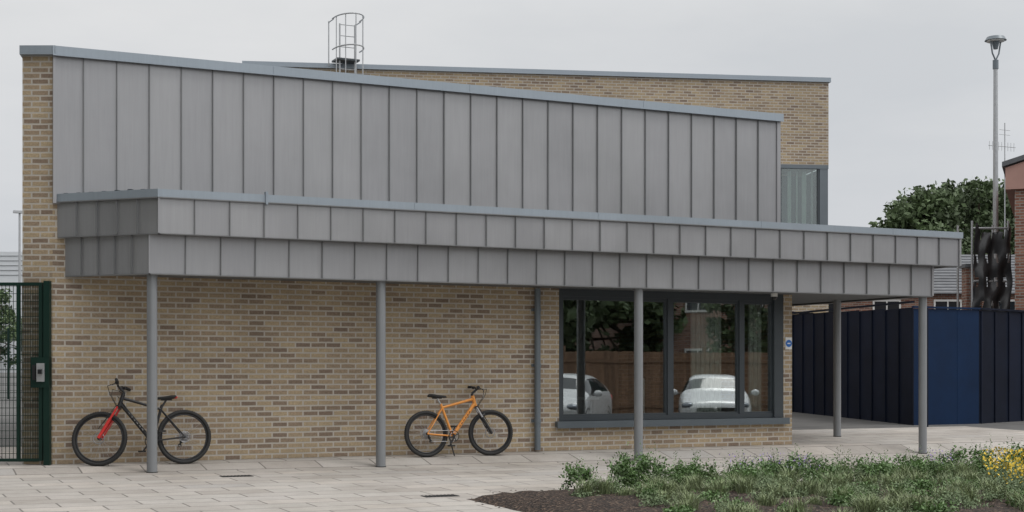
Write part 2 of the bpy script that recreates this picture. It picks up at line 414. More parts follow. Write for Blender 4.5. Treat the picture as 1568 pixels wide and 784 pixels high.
# ---------------------------------------------------------------- rear building
RB=empty('brick_building')
p=(9.26,15.85); q=(23.9,11.2); L=math.hypot(q[0]-p[0],q[1]-p[1]); t=((q[0]-p[0])/L,(q[1]-p[1])/L)
mb=MB()
mb.obox(p,t,0,L-1.36,-9,0,-.2,8.95,W); mb.obox(p,t,L-1.36,L,-9,0,6.74,8.95,W); mb.obox(p,t,L-1.36,L,-9,0,-.2,4.6,W)
mb.build('brick_walls',RB)
mb=MB(); mb.obox(p,t,-.06,L+.05,-9.1,.06,8.95,9.07,M_cope); mb.build('roof_coping',RB)
mb=MB(); F=M_pipe
mb.obox(p,t,L-1.36,L,-.1,-.0,6.64,6.738,F); mb.obox(p,t,L-.24,L-.01,-.25,-.01,4.6,6.64,M_pipe); mb.obox(p,t,L-1.36,L-1.30,-.1,-.01,4.6,6.64,M_frame)
mb.obox(p,t,L-.30,L-.25,-.1,-.02,4.6,6.64,M_frame)
mb.obox(p,t,L-1.30,L-.24,-.06,-.05,4.6,6.64,M_glass2)
mb.obox(p,t,L-1.36,L-.02,-2.0,-1.9,4.6,6.7,M_frame)
for k,wd in ((0,.05),(.22,.10),(.46,.04),(.62,.12),(.88,.05)): mb.obox(p,t,L-1.26+k,L-1.26+k+wd,-.3,-.28,4.6,6.6,M_curt)
mb.obox(p,t,L-.05,L-.04,-1.9,-.25,4.6,6.7,M_glass2)
mb.build('corner_window',RB)
# roof ladder with cage
mb=MB(); lx,ly=11.6,14.72
for dx in (-.2,.2): mb.cyl((lx+dx,ly,5.3),(lx+dx,ly,10.0),.022,M_galv,n=8)
for k in range(17): mb.cyl((lx-.2,ly,5.5+k*.28),(lx+.2,ly,5.5+k*.28),.012,M_galv,n=6)
def hoop(z,r=.36):
    pts=[(lx+r*math.cos(a),ly-.05-.62*max(0,math.sin(a)),z) for a in [math.pi*i/14 for i in range(15)]]
    mb.path([(lx+r,ly+.1,z)]+pts+[(lx-r,ly+.1,z)],.018,M_galv,6)
for z in (8.5,9.35,10.13): hoop(z)
for i in range(0,15,3):
    a=math.pi*(i+1)/14; X=lx+.36*math.cos(a); Y=ly-.05-.62*math.sin(a); mb.cyl((X,Y,8.5),(X,Y,10.13),.013,M_galv,n=6)
mb.box(lx-.30,lx+.30,ly-.1,ly+.35,9.075,9.12,M_frame)
for X in (lx-.36,lx+.36): mb.cyl((X,ly+.4,9.0),(X,ly+.4,10.13),.016,M_galv,n=6); mb.cyl((X,ly+.4,10.1),(X,ly,10.1),.016,M_galv,n=6)
mb.build('roof_access_ladder')

# ---------------------------------------------------------------- gate
G=empty('metal_gate')
gp=(2.50,-.10); gt=(-.904,.427)
mb=MB()
def gbox(mb,a0,a1,b,z0,z1,mat=M_green): mb.obox(gp,gt,a0,a1,-b,b,z0,z1,mat)
gbox(mb,0,.08,.04,-.02,2.42); gbox(mb,.08,.1,.01,.3,2.3)
gbox(mb,.10,.15,.025,.06,2.40)
gbox(mb,2.4,2.46,.04,-.02,2.45); gbox(mb,.15,2.4,.022,2.36,2.40); gbox(mb,.15,2.4,.022,.05,.09); gbox(mb,.40,.44,.022,.09,2.36)
mb.build('gate_frame',G)
mb=MB()
x=.17
while x<2.38: gbox(mb,x,x+.006,.004,.09,2.36); x+=.05 if x>.42 else .022
z=.15
while z<2.36: mb.obox(gp,gt,.15,2.4,.004,.010,z,z+.007,M_green); z+=.1
mb.build('gate_mesh',G)
mb=MB(); gbox(mb,.0,.24,.05,1.02,1.42)
mb.obox(gp,gt,.06,.16,-.075,-.051,1.10,1.34,M_galv); mb.obox(gp,gt,.08,.13,-.12,-.076,1.2,1.26,M_blackp); mb.obox(gp,gt,.17,.21,-.09,-.051,1.12,1.32,M_blackp); mb.build('gate_lock',G)

# ---------------------------------------------------------------- bicycles
def bike(name,loc,front,r,wb,fcol,acc,seat,bar,headt,headb,bb,steer,lean,stcl):
    E=empty(name,loc)
    E.rotation_euler=(math.radians(lean if front<0 else -lean),0,math.pi if front<0 else 0)
    rear=Vector((0,0,r)); fr=Vector((wb,0,r))
    V=lambda a: Vector((a[0],0,a[1]))
    ax=(V(headt)-V(headb)).normalized(); SM=Matrix.Translation(V(headb))@Matrix.Rotation(math.radians(steer),4,ax)@Matrix.Translation(-V(headb))
    def wheel(nm,c,steered):
        mb=MB()
        mb.torus(c,(0,1,0),r-.027,.027,M_black,56,10)
        for i in range(70): # tread knobs
            w=2*math.pi*i/70; e=Vector((math.cos(w),0,math.sin(w)))
            pp=c+e*(r-.004); mb.cyl(pp-Vector((0,.014,0)),pp+Vector((0,.014,0)),.006,M_black,n=4)
        mb.torus(c,(0,1,0),r-.062,.012,M_blackp,48,8,1.0)
        mb.cyl(c-Vector((0,.05,0)),c+Vector((0,.05,0)),.02,M_blackp,n=14)
        mb.torus(c+Vector((0,.035,0)),(0,1,0),.072,.006,M_steel,28,4,.3)
        for i in range(28):
            w=2*math.pi*i/28; e=Vector((math.cos(w),0,math.sin(w))); w2=w+(.5 if i%4<2 else -.5)
            e2=Vector((math.cos(w2),0,math.sin(w2))); sd=.03 if i%2 else -.03
            mb.cyl(c+e2*.022+Vector((0,sd,0)),c+e*(r-.065),.0014,M_steel,n=4,cap=False)
        if steered: mb.xform(SM)
        mb.build(nm,E)
    wheel('rear_wheel',rear,False); wheel('front_wheel',fr,True)
    mb=MB(); sc=V(stcl); BBv=V(bb); ht=V(headt);hb=V(headb)
    mb.cyl(hb-ax*.02,ht+ax*.02,.027,fcol,n=14)
    mb.cyl(hb+ax*.03,BBv,.028,fcol,.026,n=14)                   # down tube
    mb.cyl(ht-ax*.03,sc-Vector((0,0,.02)),.021,fcol,.018,n=12)   # top tube
    mb.cyl(BBv,sc+(sc-BBv).normalized()*.04,.019,fcol,n=12)      # seat tube
    # lettering blocks on the down tube, both sides
    dt=(hb+ax*.03-BBv); dl=dt.length; dn=dt.normalized()
    for k in range(6):
        c0=BBv+dn*(dl*(.30+.085*k))
        for sd in (-1,1):
            mb.cyl(c0+Vector((0,sd*.027,-.008)),c0+Vector((0,sd*.027,0))+Vector((0,0,.010)),.006,acc,n=5)
            mb.cyl(c0+dn*.012+Vector((0,sd*.027,.008)),c0+dn*.022+Vector((0,sd*.027,-.006)),.005,acc,n=5)
    for sd in (-.06,.06):
        mb.cyl(sc+Vector((0,sd*.3,-.03)),rear+Vector((0,sd,0)),.009,fcol,n=8)
        mb.cyl(BBv+Vector((0,sd*.5,0)),rear+Vector((0,sd,0)),.011,fcol,n=8)
    mb.cyl(BBv-Vector((0,.04,0)),BBv+Vector((0,.04,0)),.028,M_blackp,n=14)
    mb.path([hb+Vector((.03,.03,.12)),hb.lerp(BBv,.3)+Vector((0,.03,.03)),hb.lerp(BBv,.8)+Vector((0,.03,.03))],.004,M_black,5)
    mb.build('frame',E)
    # fork + bars (steered)
    mb=MB(); cr=hb-ax*.03
    mb.cyl(cr-Vector((0,.07,0)),cr+Vector((0,.07,0)),.022,M_blackp,n=10)
    axle=fr
    for sd in (-.062,.062):
        top=cr+Vector((0,sd,0)); bot=axle+Vector((.0,sd,0)); m_=top.lerp(bot,.38)
        mb.cyl(top,m_,.015,M_steel if fcol is M_orange else M_red,n=10); mb.cyl(m_,bot,.021,M_blackp if fcol is M_orange else M_red,n=12)
    ar=cr.lerp(axle,.34); mb.path([ar+Vector((0,-.062,0)),ar+Vector((.05,-.03,.03)),ar+Vector((.05,.03,.03)),ar+Vector((0,.062,0))],.012,M_blackp,8)
    B_=V(bar); st=ht+ax*.05
    mb.cyl(ht,st,.02,M_blackp,n=10); mb.cyl(st,B_,.018,M_blackp,n=10)
    pts=[B_+Vector((-.05,-.33,.03)),B_+Vector((-.01,-.12,.028)),B_+Vector((0,-.05,0)),B_+Vector((0,.05,0)),B_+Vector((-.01,.12,.028)),B_+Vector((-.05,.33,.03))]
    mb.path(pts,.014,M_blackp,8)
    for sd in (-1,1):
        g0_=B_+Vector((-.033,sd*.21,.029)); g1=B_+Vector((-.052,sd*.34,.03)); mb.cyl(g0_,g1,.020,M_black,n=10)
        l0=B_+Vector((-.02,sd*.18,.02)); l1=B_+Vector((.05,sd*.21,-.01)); l2=B_+Vector((.03,sd*.31,-.03)); mb.path([l0,l1,l2],.008,M_blackp,6)
        mb.cyl(l0-Vector((0,.02,0)),l0+Vector((0,.02,0)),.024,M_blackp,n=10)
        mb.path([l1,B_+Vector((.12,sd*.12,.0)),B_+Vector((.11,sd*.04,-.10)),cr+Vector((.03,sd*.03,.02)),axle+Vector((-.0,.07,.12))],.004,M_black,5)
    mb.xform(SM); mb.build('fork_and_handlebar',E)
    # saddle
    mb=MB(); S=V(seat)
    mb.cyl(sc,S-Vector((0,0,.05)),.014,M_steel if fcol is M_orange else M_blackp,n=10)
    mb.cyl(S+Vector((-.08,0,-.045)),S+Vector((.07,0,-.045)),.009,M_blackp,n=6)
    st_=[(-.14,.045,0.0,.020),(-.12,.070,.012,.03),(-.06,.066,.006,.035),(.0,.040,-.002,.03),(.07,.024,-.006,.026),(.13,.017,-.012,.02),(.145,.008,-.016,.01)]
    vs=[];K=10
    for (x,w,zz,th) in st_:
        for k in range(K):
            a=2*math.pi*k/K; vs.append((S.x+x,w*math.cos(a),S.z+zz-.01+th*math.sin(a)*(1 if math.sin(a)<0 else .6)))
    fs=[(i*K+k,(i+1)*K+k,(i+1)*K+(k+1)%K,i*K+(k+1)%K) for i in range(len(st_)-1) for k in range(K)]
    fs+= [tuple(range(K-1,-1,-1)),tuple(range((len(st_)-1)*K,len(st_)*K))]
    mb.add(vs,fs,M_black,.5,True)
    if fcol is not M_orange: mb.ball((S.x-.12,0,S.z-.01),(.035,.06,.022),M_red)
    mb.build('saddle',E)
    # drivetrain
    mb=MB(); c=BBv+Vector((0,-.055,0))
    mb.torus(c,(0,1,0),.078,.006,M_blackp,36,5,.6); mb.torus(c,(0,1,0),.055,.005,M_steel,30,5,.6)
    for k in range(4):
        a=math.pi/2*k+.4; mb.cyl(c,c+Vector((math.cos(a)*.078,0,math.sin(a)*.078)),.008,M_blackp,n=6)
    rc=rear+Vector((0,-.05,0))
    for q_ in range(5): mb.torus(rc+Vector((0,.008*q_,0)),(0,1,0),.03+.008*q_,.005,M_steel,24,4,.5)
    mb.cyl(c+Vector((0,0,.08)),rc+Vector((0,0,.045)),.004,M_steel,n=5); dr=rc+Vector((.05,0,-.11))
    mb.cyl(c+Vector((0,0,-.08)),dr,.004,M_steel,n=5)
    mb.cyl(rc+Vector((.01,-.02,-.02)),dr,.012,M_blackp,n=8); mb.torus(dr,(0,1,0),.02,.006,M_blackp,14,5); mb.torus(rc+Vector((.03,0,-.06)),(0,1,0),.018,.006,M_blackp,14,5)
    for sg,yy in ((1,-.085),(-1,.085)):
        a=-2.1 if front>0 else -.9; e=Vector((math.cos(a),0,math.sin(a)))*.165*sg
        p0=BBv+Vector((0,yy,0)); mb.cyl(p0,p0+e,.013,M_blackp,.010,n=8)
        pc=p0+e+Vector((0,yy*.7,0)); mb.box(pc.x-.045,pc.x+.045,pc.y-.04,pc.y+.04,pc.z-.011,pc.z+.011,M_black)
    if front>0: mb.cyl(BBv+Vector((-.08,-.05,0)),Vector((BBv.x-.05,-.17,.01)),.01,M_black,n=8)
    mb.build('drivetrain',E)
    return E
bike('bicycle',(4.19,-.40,-.012),-1,.365,1.11,M_blackp,M_decal,(.235,.91),(.85,1.045),(.80,.925),(.845,.80),(.43,.315),-26,4,(.30,.76))
bike('bicycle',(7.69,-.40,-.012),1,.338,1.02,M_orange,M_blackp,(.19,.90),(.82,.985),(.755,.87),(.79,.745),(.415,.30),-12,4,(.255,.735))

# ---------------------------------------------------------------- hoarding
H=empty('hoarding_fence')
def hoard(name,p,q,mat,rib):
    mb=MB(); L=math.hypot(q[0]-p[0],q[1]-p[1]); t=((q[0]-p[0])/L,(q[1]-p[1])/L); x=0
    while x<L-.01:
        e=min(x+1.22,L); xm=p[0]+t[0]*x; ym=p[1]+t[1]*x; zb=gz(xm,ym)-.05
        mb.obox(p,t,x,e-.008,-.02,.003*R(),zb,zb+2.49,mat,R())
        if rib:
            for k in range(2): mb.obox(p,t,x+.05+k*.6,x+.085+k*.6,0.004,.03,zb,zb+2.47,mat,R())
        x=e
    mb.obox(p,t,0,L,-.04,.04,gz(*p)+2.45,gz(*p)+2.49,mat,.2)
    mb.build(name,H)
hoard('panels_navy',(21.6,9.7),(20.26,3.71),M_navy,True)
hoard('panels_blue',(20.26,3.71),(22.1,3.74),M_blue,False)
hoard('panels_end',(22.1,3.74),(29,6.0),M_navy,True)
hoard('panels_rear',(24.2,11.15),(21.6,9.7),M_navy,True)

# ---------------------------------------------------------------- street lamp
def lamp(loc,h):
    mb=MB(); x,y,z=loc
    mb.cyl((x,y,z),(x,y,z+1.6),.10,M_galv,n=16); mb.cyl((x,y,z+1.6),(x,y,z+h-.9),.085,M_galv,.06,n=16)
    mb.cyl((x,y,z+h-.9),(x,y,z+h-.65),.08,M_pipe,n=16)
    for s in (-1,1): mb.path([(x,y,z+h-.66),(x+s*.12,y,z+h-.46),(x+s*.19,y,z+h-.10)],.022,M_pipe,8)
    mb.cyl((x,y,z+h-.34),(x,y,z+h-.10),.06,M_pipe,.12,n=20); mb.cyl((x,y,z+h-.10),(x,y,z+h),.30,M_pipe,.24,n=24); mb.cyl((x,y,z+h-.13),(x,y,z+h-.101),.24,M_white,n=24)
    return mb.build('street_lamp')
lamp((29.4,10.8,gz(29,10.8)),10.4)

# ---------------------------------------------------------------- leaf clouds
def leaves(mb_name,centers,sizes,aspect,tones,mats,matidx,seed,parent=None,up=None):
    rg=np.random.default_rng(seed); n=len(centers)
    a=rg.normal(size=(n,3)); a/=np.linalg.norm(a,axis=1)[:,None]
    if up is not None: a=a*(1-up)+np.array([0,0,up])*1.0; a/=np.linalg.norm(a,axis=1)[:,None]
    b=np.cross(a,rg.normal(size=(n,3))); b/=np.linalg.norm(b,axis=1)[:,None]
    s=np.asarray(sizes)[:,None]; c=np.asarray(centers)
    v=np.empty((n,4,3)); v[:,0]=c-a*s; v[:,1]=c+b*s*aspect; v[:,2]=c+a*s; v[:,3]=c-b*s*aspect
    me=bpy.data.meshes.new(mb_name); me.from_pydata(v.reshape(-1,3).tolist(),[],np.arange(n*4).reshape(n,4).tolist())
    for m in mats: me.materials.append(m)
    me.polygons.foreach_set('material_index',np.asarray(matidx,dtype=np.int32))
    at=me.attributes.new('tone','FLOAT','FACE'); at.data.foreach_set('value',np.asarray(tones,dtype=np.float32)); me.update()
    ob=bpy.data.objects.new(mb_name,me); COL.objects.link(ob)
    if parent: ob.parent=parent
    return ob
def tree(loc,h,w,seed,n=14000,leafsize=.2,low=.3):
    rg=np.random.default_rng(seed); E=empty('broadleaf_tree',loc); mb=MB()
    th=h*.55; mb.cyl((0,0,-.2),(.1,0,th*.5),h*.028,M_bark,h*.02,n=10); mb.cyl((.1,0,th*.5),(0,.1,h*.8),h*.02,M_bark,h*.006,n=8)
    K=46; cl=[]
    for k in range(K):
        a=rg.uniform(0,2*math.pi); zz=rg.uniform(low,1.0); prof=math.sin(math.pi*min(1,(1.04-zz)/(1.04-low)*.62+.06))**.7
        rr=w*.5*prof*math.sqrt(rg.uniform(.15,1)); c=np.array([rr*math.cos(a),rr*math.sin(a),h*(zz*.93)]); cl.append((c,h*rg.uniform(.05,.105)))
        if k%2==0: mb.cyl((0.05,0,h*rg.uniform(.3,.6)),tuple(c),h*.008,M_bark,h*.002,n=5)
    mb.build('trunk_and_limbs',E)
    cs=[];ts=[]
    for c,rad in cl:
        m=n//K; d=rg.normal(size=(m,3)); d/=np.linalg.norm(d,axis=1)[:,None]; rr=rad*rg.uniform(.35,1.15,size=(m,1))
        cs.append(c+d*rr*np.array([1.15,1.15,.8])); base=rg.uniform(.2,.8); ts.append(np.clip(base+rg.normal(size=m)*.15,0,1))
    cs=np.concatenate(cs); ts=np.concatenate(ts)
    leaves('foliage',cs,rg.uniform(.6,1.2,len(cs))*leafsize,.55,ts,[M_leaf],np.zeros(len(cs)),seed+1,parent=E)
    return E
def at(px,Z):   # bearing (tangent to lens axis) and distance -> site coordinates in metres
    X=px*Z; return (X*math.cos(TH)+Z*math.sin(TH), Z*math.cos(TH)-X*math.sin(TH)-19.56)
for (k,Z,h,w,sd) in ((.291,78,11.2,5.8,3),(.309,92,12.6,6,4),(.328,82,12.4,7.0,5),(.347,92,13.2,7.5,6),(.374,90,12.5,7,8)):
    x,y=at(k,Z); tree((x,y,gz(x,y)-.3),h,w,sd,15000,.18)
x,y=at(-.362,82); tree((x,y,gz(x,y)-.3),5.2,4.6,21,5000,.12,.2)
x,y=at(-.40,90); tree((x,y,gz(x,y)-.3),5.6,6,22,5000,.14,.2)
# reflected side of the street
for (x,y,h,w,sd) in ((20.5,-25,9,8,31),(25,-27,9,7,32),(37,-36,12,9,34),(16,-24,9,8,35),(29,-40,11,9,36)):
    tree((x,y,gz(x,y)),h,w,sd,11000,.22,.15)
for (x,y,h,w,sd) in ((-5.0,-5.5,10.5,8,41),(-5.5,-12,11,8.5,42),(-9.5,-1.5,11,8.5,43),(-11,-9,12,9,44)):  # unseen trees added at left to block sky and darken the canopy return
    tree((x,y,gz(x,y)),h,w,sd,9000,.24,.15)
mb=MB(); x=12.0
while x<36:
    z=gz(x,-18); mb.box(x,x+.118,-18.02+.01*(int(x*8)%2),-18,z-.05,z+2.15+.02*R(),M_wood,R()); x+=.122
for k in range(10): mb.box(12+k*2.5,12.1+k*2.5,-18.12,-18.03,-.4,2.0,M_wood,.3)
mb.box(12,36,-18.001,-17.96,.1,.2,M_wood,.3); mb.box(12,36,-18.001,-17.96,1.5,1.6,M_wood,.3)
mb.build('wooden_fence')

def house(name,cx,cy,w,d,eave,ridge,ang,brick,roofm,wins=True,z0=-1):
    E=empty(name,(cx,cy,0)); E.rotation_euler=(0,0,ang); mb=MB()
    mb.box(-w/2,w/2,-d/2,d/2,z0,eave,brick)
    mb.add([(-w/2,-d/2,eave),(-w/2,d/2,eave),(-w/2,0,ridge)],[(0,2,1)],brick); mb.add([(w/2,-d/2,eave),(w/2,d/2,eave),(w/2,0,ridge)],[(0,1,2)],brick)
    mb.build('walls',E); mb=MB(); o=.3; n=14
    sl=(ridge-eave)/(d/2)
    for s in (-1,1):
        for i in range(n):
            t0=i/n;t1=(i+1)/n; ya=s*(d/2+o)*(1-t0);yb=s*(d/2+o)*(1-t1)
            za=ridge-sl*abs(ya)+.06;zb=ridge-sl*abs(yb)+.045
            mb.add([(-w/2-o,ya,za+.03),(w/2+o,ya,za+.03),(w/2+o,yb,zb),(-w/2-o,yb,zb),(-w/2-o,ya,za-.02),(w/2+o,ya,za-.02)],[(0,1,2,3),(4,5,1,0)],roofm,R())
    mb.build('roof',E); mb=MB()
    if wins:
        for s in (-1,1):
            k=-w/2+1
            while k<w/2-1.2:
                for zz in ([1.0,3.4] if eave>4.6 else [eave-1.4]):
                    f=s*d/2
                    y_a,y_b=(f-.01,f+.04) if s>0 else (f-.04,f+.01)
                    mb.box(k,k+1.1,y_a,y_b,zz,zz+1.1,M_white); 
                    y_a,y_b=(f+.041,f+.05) if s>0 else (f-.05,f-.041)
                    mb.box(k+.07,k+.52,y_a,y_b,zz+.08,zz+1.02,M_carglass); mb.box(k+.58,k+1.03,y_a,y_b,zz+.08,zz+1.02,M_carglass)
                k+=2.4
        mb.build('windows',E)
    return E
house('brick_house',31.5,-29,8,7,5.2,7.6,0,M_redbrick,M_slate)
house('brick_house',47,-31,9,7,5.2,7.6,0,M_redbrick,M_slate)
tree((28.5,-21.5,gz(28,-21)),5.6,3.0,51,5000,.14,.25)
x,y=at(.265,60); hs=house('brick_house',x,y,15,8,4.35,6.1,-TH,M_redbrick,M_slate)
mb=MB(); sl=(6.1-4.35)/4
for X in (5.6,): mb.add([(X,-2.6,6.1-sl*2.6+.16),(X+.9,-2.6,6.1-sl*2.6+.16),(X+.9,-1.6,6.1-sl*1.6+.16),(X,-1.6,6.1-sl*1.6+.16)],[(0,1,2,3)],M_white)
mb.build('rooflight',hs)
# near-right building with pink fascia, its long side running away along the lane
PB=empty('pink_fascia_building'); p=at(.3535,36); PA=-math.radians(46.5); t=(math.cos(PA),math.sin(PA))
mb=MB(); mb.obox(p,t,0,9,-8,0,-.3,5.83,M_redbrick); mb.build('walls',PB)
P=lambda a,b,z:(p[0]+t[0]*a+t[1]*b,p[1]+t[1]*a-t[0]*b,z)
mb=MB(); mb.obox(p,t,-.22,9.1,-8,.12,5.83,6.38,M_pink)
mb.add([P(-.3,.2,6.40),P(9.2,.2,9.2),P(9.2,-8,9.2),P(-.3,-8,6.40),P(-.3,.2,6.52),P(9.2,.2,9.35),P(9.2,-8,9.35),P(-.3,-8,6.52)],[(0,1,5,4),(4,5,6,7),(3,0,4,7),(0,3,2,1)],M_slate)
mb.add([P(-.22,.12,6.38),P(9.1,.12,6.38),P(9.1,.12,9.18)],[(0,1,2)],M_pink)
mb.build('roof_and_fascia',PB)
t=(math.cos(TH),-math.sin(TH))
p=at(.3195,38); mb=MB(); mb.obox(p,t,0,.42,-.4,0,0,4.0,M_redbrick); mb.obox(p,t,-.05,.47,-.45,.05,4.0,4.1,M_slate); mb.build('brick_chimney')
S=empty('scaffold'); p=at(.3235,37.5); mb=MB()
for a in (0,.95): 
    for b in (0,-1.2): 
        q0=(p[0]+t[0]*a+t[1]*b,p[1]+t[1]*a-t[0]*b); mb.cyl((*q0,0),(*q0,5.2),.03,M_galv,n=8)
for z in (2.2,3.6,5.0): mb.cyl((p[0],p[1],z),(p[0]+t[0]*.98,p[1]+t[1]*.98,z),.03,M_galv,n=8)
mb.build('poles',S)
mb=MB(); nx_,nz_=26,60; vs=[]
rg=np.random.default_rng(5)
ph=rg.uniform(0,6,8)
for j in range(nz_+1):
    for i in range(nx_+1):
        a=.98*i/nx_; z=1.2+3.75*j/nz_; dd=.09*math.sin(7*a+2.1*z+ph[0])+.05*math.sin(4*z+11*a+ph[1])+.05*math.sin(15*a-3*z+ph[2])+.03*math.sin(9*z-6*a+ph[4])
        zz=z+(.10*math.sin(6*a+ph[3])+.06*rg.normal() if j==nz_ else 0)
        b=.12+dd; vs.append((p[0]+t[0]*(a+.05*math.sin(4*z))+t[1]*b,p[1]+t[1]*a-t[0]*b,zz))
def torn(i,j): return math.sin(i*.9+ph[5]+j*.13)*math.sin(j*.31+ph[6])>.80
mb.add(vs,[(j*(nx_+1)+i,j*(nx_+1)+i+1,(j+1)*(nx_+1)+i+1,(j+1)*(nx_+1)+i) for j in range(nz_) for i in range(nx_) if not torn(i,j)],M_sheet,.5,True)
mb.build('sheeting',S)
# aerial
x,y=at(.3465,60); mb=MB()
mb.cyl((x,y,3),(x,y,11.7),.025,M_galv,n=6)
mb.cyl((x-.9,y,10.7),(x+.6,y,10.7),.016,M_galv,n=5)
for k in range(9): mb.cyl((x-.85+k*.17,y,10.7-.18),(x-.85+k*.17,y,10.7+.18),.009,M_galv,n=4)
for z in (11.2,11.4): mb.cyl((x-.3,y,z),(x+.3,y,z),.012,M_galv,n=4)
mb.build('tv_aerial')
# far left shed + lamp + green fence
x,y=at(-.40,95); mb=MB(); mb.obox((x,y),(math.cos(TH),-math.sin(TH)),-14,6.4,-12,0,0,9.2,M_cladlight)
for k in range(5): mb.obox((x,y),(math.cos(TH),-math.sin(TH)),-14,6.4,0,.03,8.9-k*.32,8.94-k*.32,M_post)
mb.build('industrial_shed')
x,y=at(-.3462,70); mb=MB(); mb.cyl((x,y,0),(x,y,9.1),.07,M_galv,.05,n=8); mb.box(x-.3,x+.3,y-.12,y+.12,9.0,9.12,M_galv); mb.build('street_lamp')
mb=MB(); 
for k in range(12):
    x,y=at(-.45+k*.012,40); mb.cyl((x,y,gz(x,y)),(x,y,gz(x,y)+2.0),.035,M_green,n=6)
a0=at(-.45,40);a1=at(-.318,40); LL=math.hypot(a1[0]-a0[0],a1[1]-a0[1]); zz=gz(*a1)
for k in range(10): mb.obox(a0,(a1[0]-a0[0],a1[1]-a0[1]),0,LL,-.004,.004,zz+.05+k*.2,zz+.06+k*.2,M_green)
k=0
while k<LL: mb.obox(a0,(a1[0]-a0[0],a1[1]-a0[1]),k,k+.006,-.004,.004,zz,zz+2.0,M_green); k+=.1
mb.build('mesh_fence')

# ---------------------------------------------------------------- cars
def car(loc,rz):
    E=empty('parked_car',loc); E.rotation_euler=(0,0,rz)
    S=[(0,.62,.30,.50,.60,.50,.63,.64),(.06,.76,.22,.50,.70,.62,.73,.75),(.25,.84,.19,.50,.79,.68,.81,.84),(.65,.87,.19,.52,.87,.72,.91,.94),(1.0,.88,.19,.55,.93,.74,.97,1.01),
       (1.12,.88,.19,.55,.94,.74,1.02,1.06),(1.72,.88,.19,.55,.97,.62,1.37,1.41),(1.85,.88,.19,.55,.97,.61,1.40,1.44),(2.4,.88,.19,.55,.98,.61,1.42,1.46),(3.1,.88,.19,.55,1.0,.60,1.40,1.45),(3.65,.87,.19,.55,1.01,.57,1.32,1.38),
       (3.75,.86,.20,.55,1.01,.56,1.28,1.33),(3.98,.84,.22,.55,.98,.60,1.03,1.05),(4.08,.80,.25,.55,.8,.6,.84,.85),(4.12,.70,.3,.5,.6,.5,.62,.63)]
    mb=MB(); rows=[]
    for (x,w,zl,zm,zb,wr,zr,zt) in S:
        h=[(w*.92,zl),(w,zl+.1),(w,zm),(w*.985,(zm+zb)/2),(w*.95,zb),(wr,zr),(wr*.55,(zr+zt*3)/4)]
        rows.append([(x,a,b) for a,b in h]+[(x,0,zt)]+[(x,-a,b) for a,b in reversed(h)])
    n=15; vs=[v for r_ in rows for v in r_]
    body=[];gl=[]
    for i in range(len(S)-1):
        for j in range(n-1):
            f=(i*n+j,i*n+j+1,(i+1)*n+j+1,(i+1)*n+j)
            side=j in (4,9); top=j in (5,6,7,8); x0_=S[i][0]
            g=(side and 1.72<=x0_<3.65) or (top and abs(x0_-1.12)<.01) or (top and abs(x0_-3.75)<.01) or (side and abs(x0_-1.12)<.01)
            (gl if g else body).append(f)
        body.append((i*n,(i+1)*n,(i+1)*n+n-1,i*n+n-1))
    mb.add(vs,body,M_car,.5,True)
    for f in gl: mb.f.append(list(f)); mb.m.append(mb.mi(M_carglass)); mb.t.append(.5); mb.sm.append(True)
    mb.f.append(list(range(n-1,-1,-1)));mb.m.append(0);mb.t.append(.5);mb.sm.append(True)
    mb.f.append([(len(S)-1)*n+k for k in range(n)]);mb.m.append(0);mb.t.append(.5);mb.sm.append(True)
    ob=mb.build('body',E); md=ob.modifiers.new('sub','SUBSURF'); md.levels=2; md.render_levels=2
    mb=MB()
    for x in (.78,3.3):
        for s in (-1,1):
            mb.torus((x,s*.78,.31),(0,1,0),.23,.085,M_black,28,8,1.2); mb.cyl((x,s*.80,.31),(x,s*.875,.31),.2,M_steel,n=10); mb.cyl((x,s*.876,.31),(x,s*.885,.31),.06,M_blackp,n=10)
            mb.torus((x,s*.85,.33),(0,1,0),.345,.03,M_blackp,28,6,.8)
    mb.build('wheels',E); mb=MB()
    for s in (-1,1):
        mb.ball((.20,s*.64,.70),(.18,.17,.085),M_lamp_glass); mb.ball((.10,s*.60,.36),(.06,.08,.05),M_lamp_glass)
        mb.ball((1.32,s*1.0,1.0),(.07,.11,.075),M_car); mb.cyl((1.35,s*.85,.96),(1.34,s*.98,.98),.02,M_blackp,n=6)
        mb.ball((4.0,s*.7,.85),(.08,.12,.12),M_red)
    mb.box(-.03,.08,-.44,.44,.56,.65,M_blackp); mb.box(-.03,.1,-.56,.56,.27,.41,M_blackp)
    mb.box(-.05,.0,-.26,.26,.43,.54,M_white); mb.ball((-0.02,0,.62),(.03,.05,.05),M_steel)
    mb.build('lights_and_trim',E)
# front of car (local -x) faces the building
car((14.35,-9.0,gz(16,-9)-.03),math.radians(-50))
car((18.9,-8.9,gz(19,-9)-.03),math.radians(-58))
x,y=at(-.352,54); car((x-1.5,y,gz(x,y)),math.radians(155))

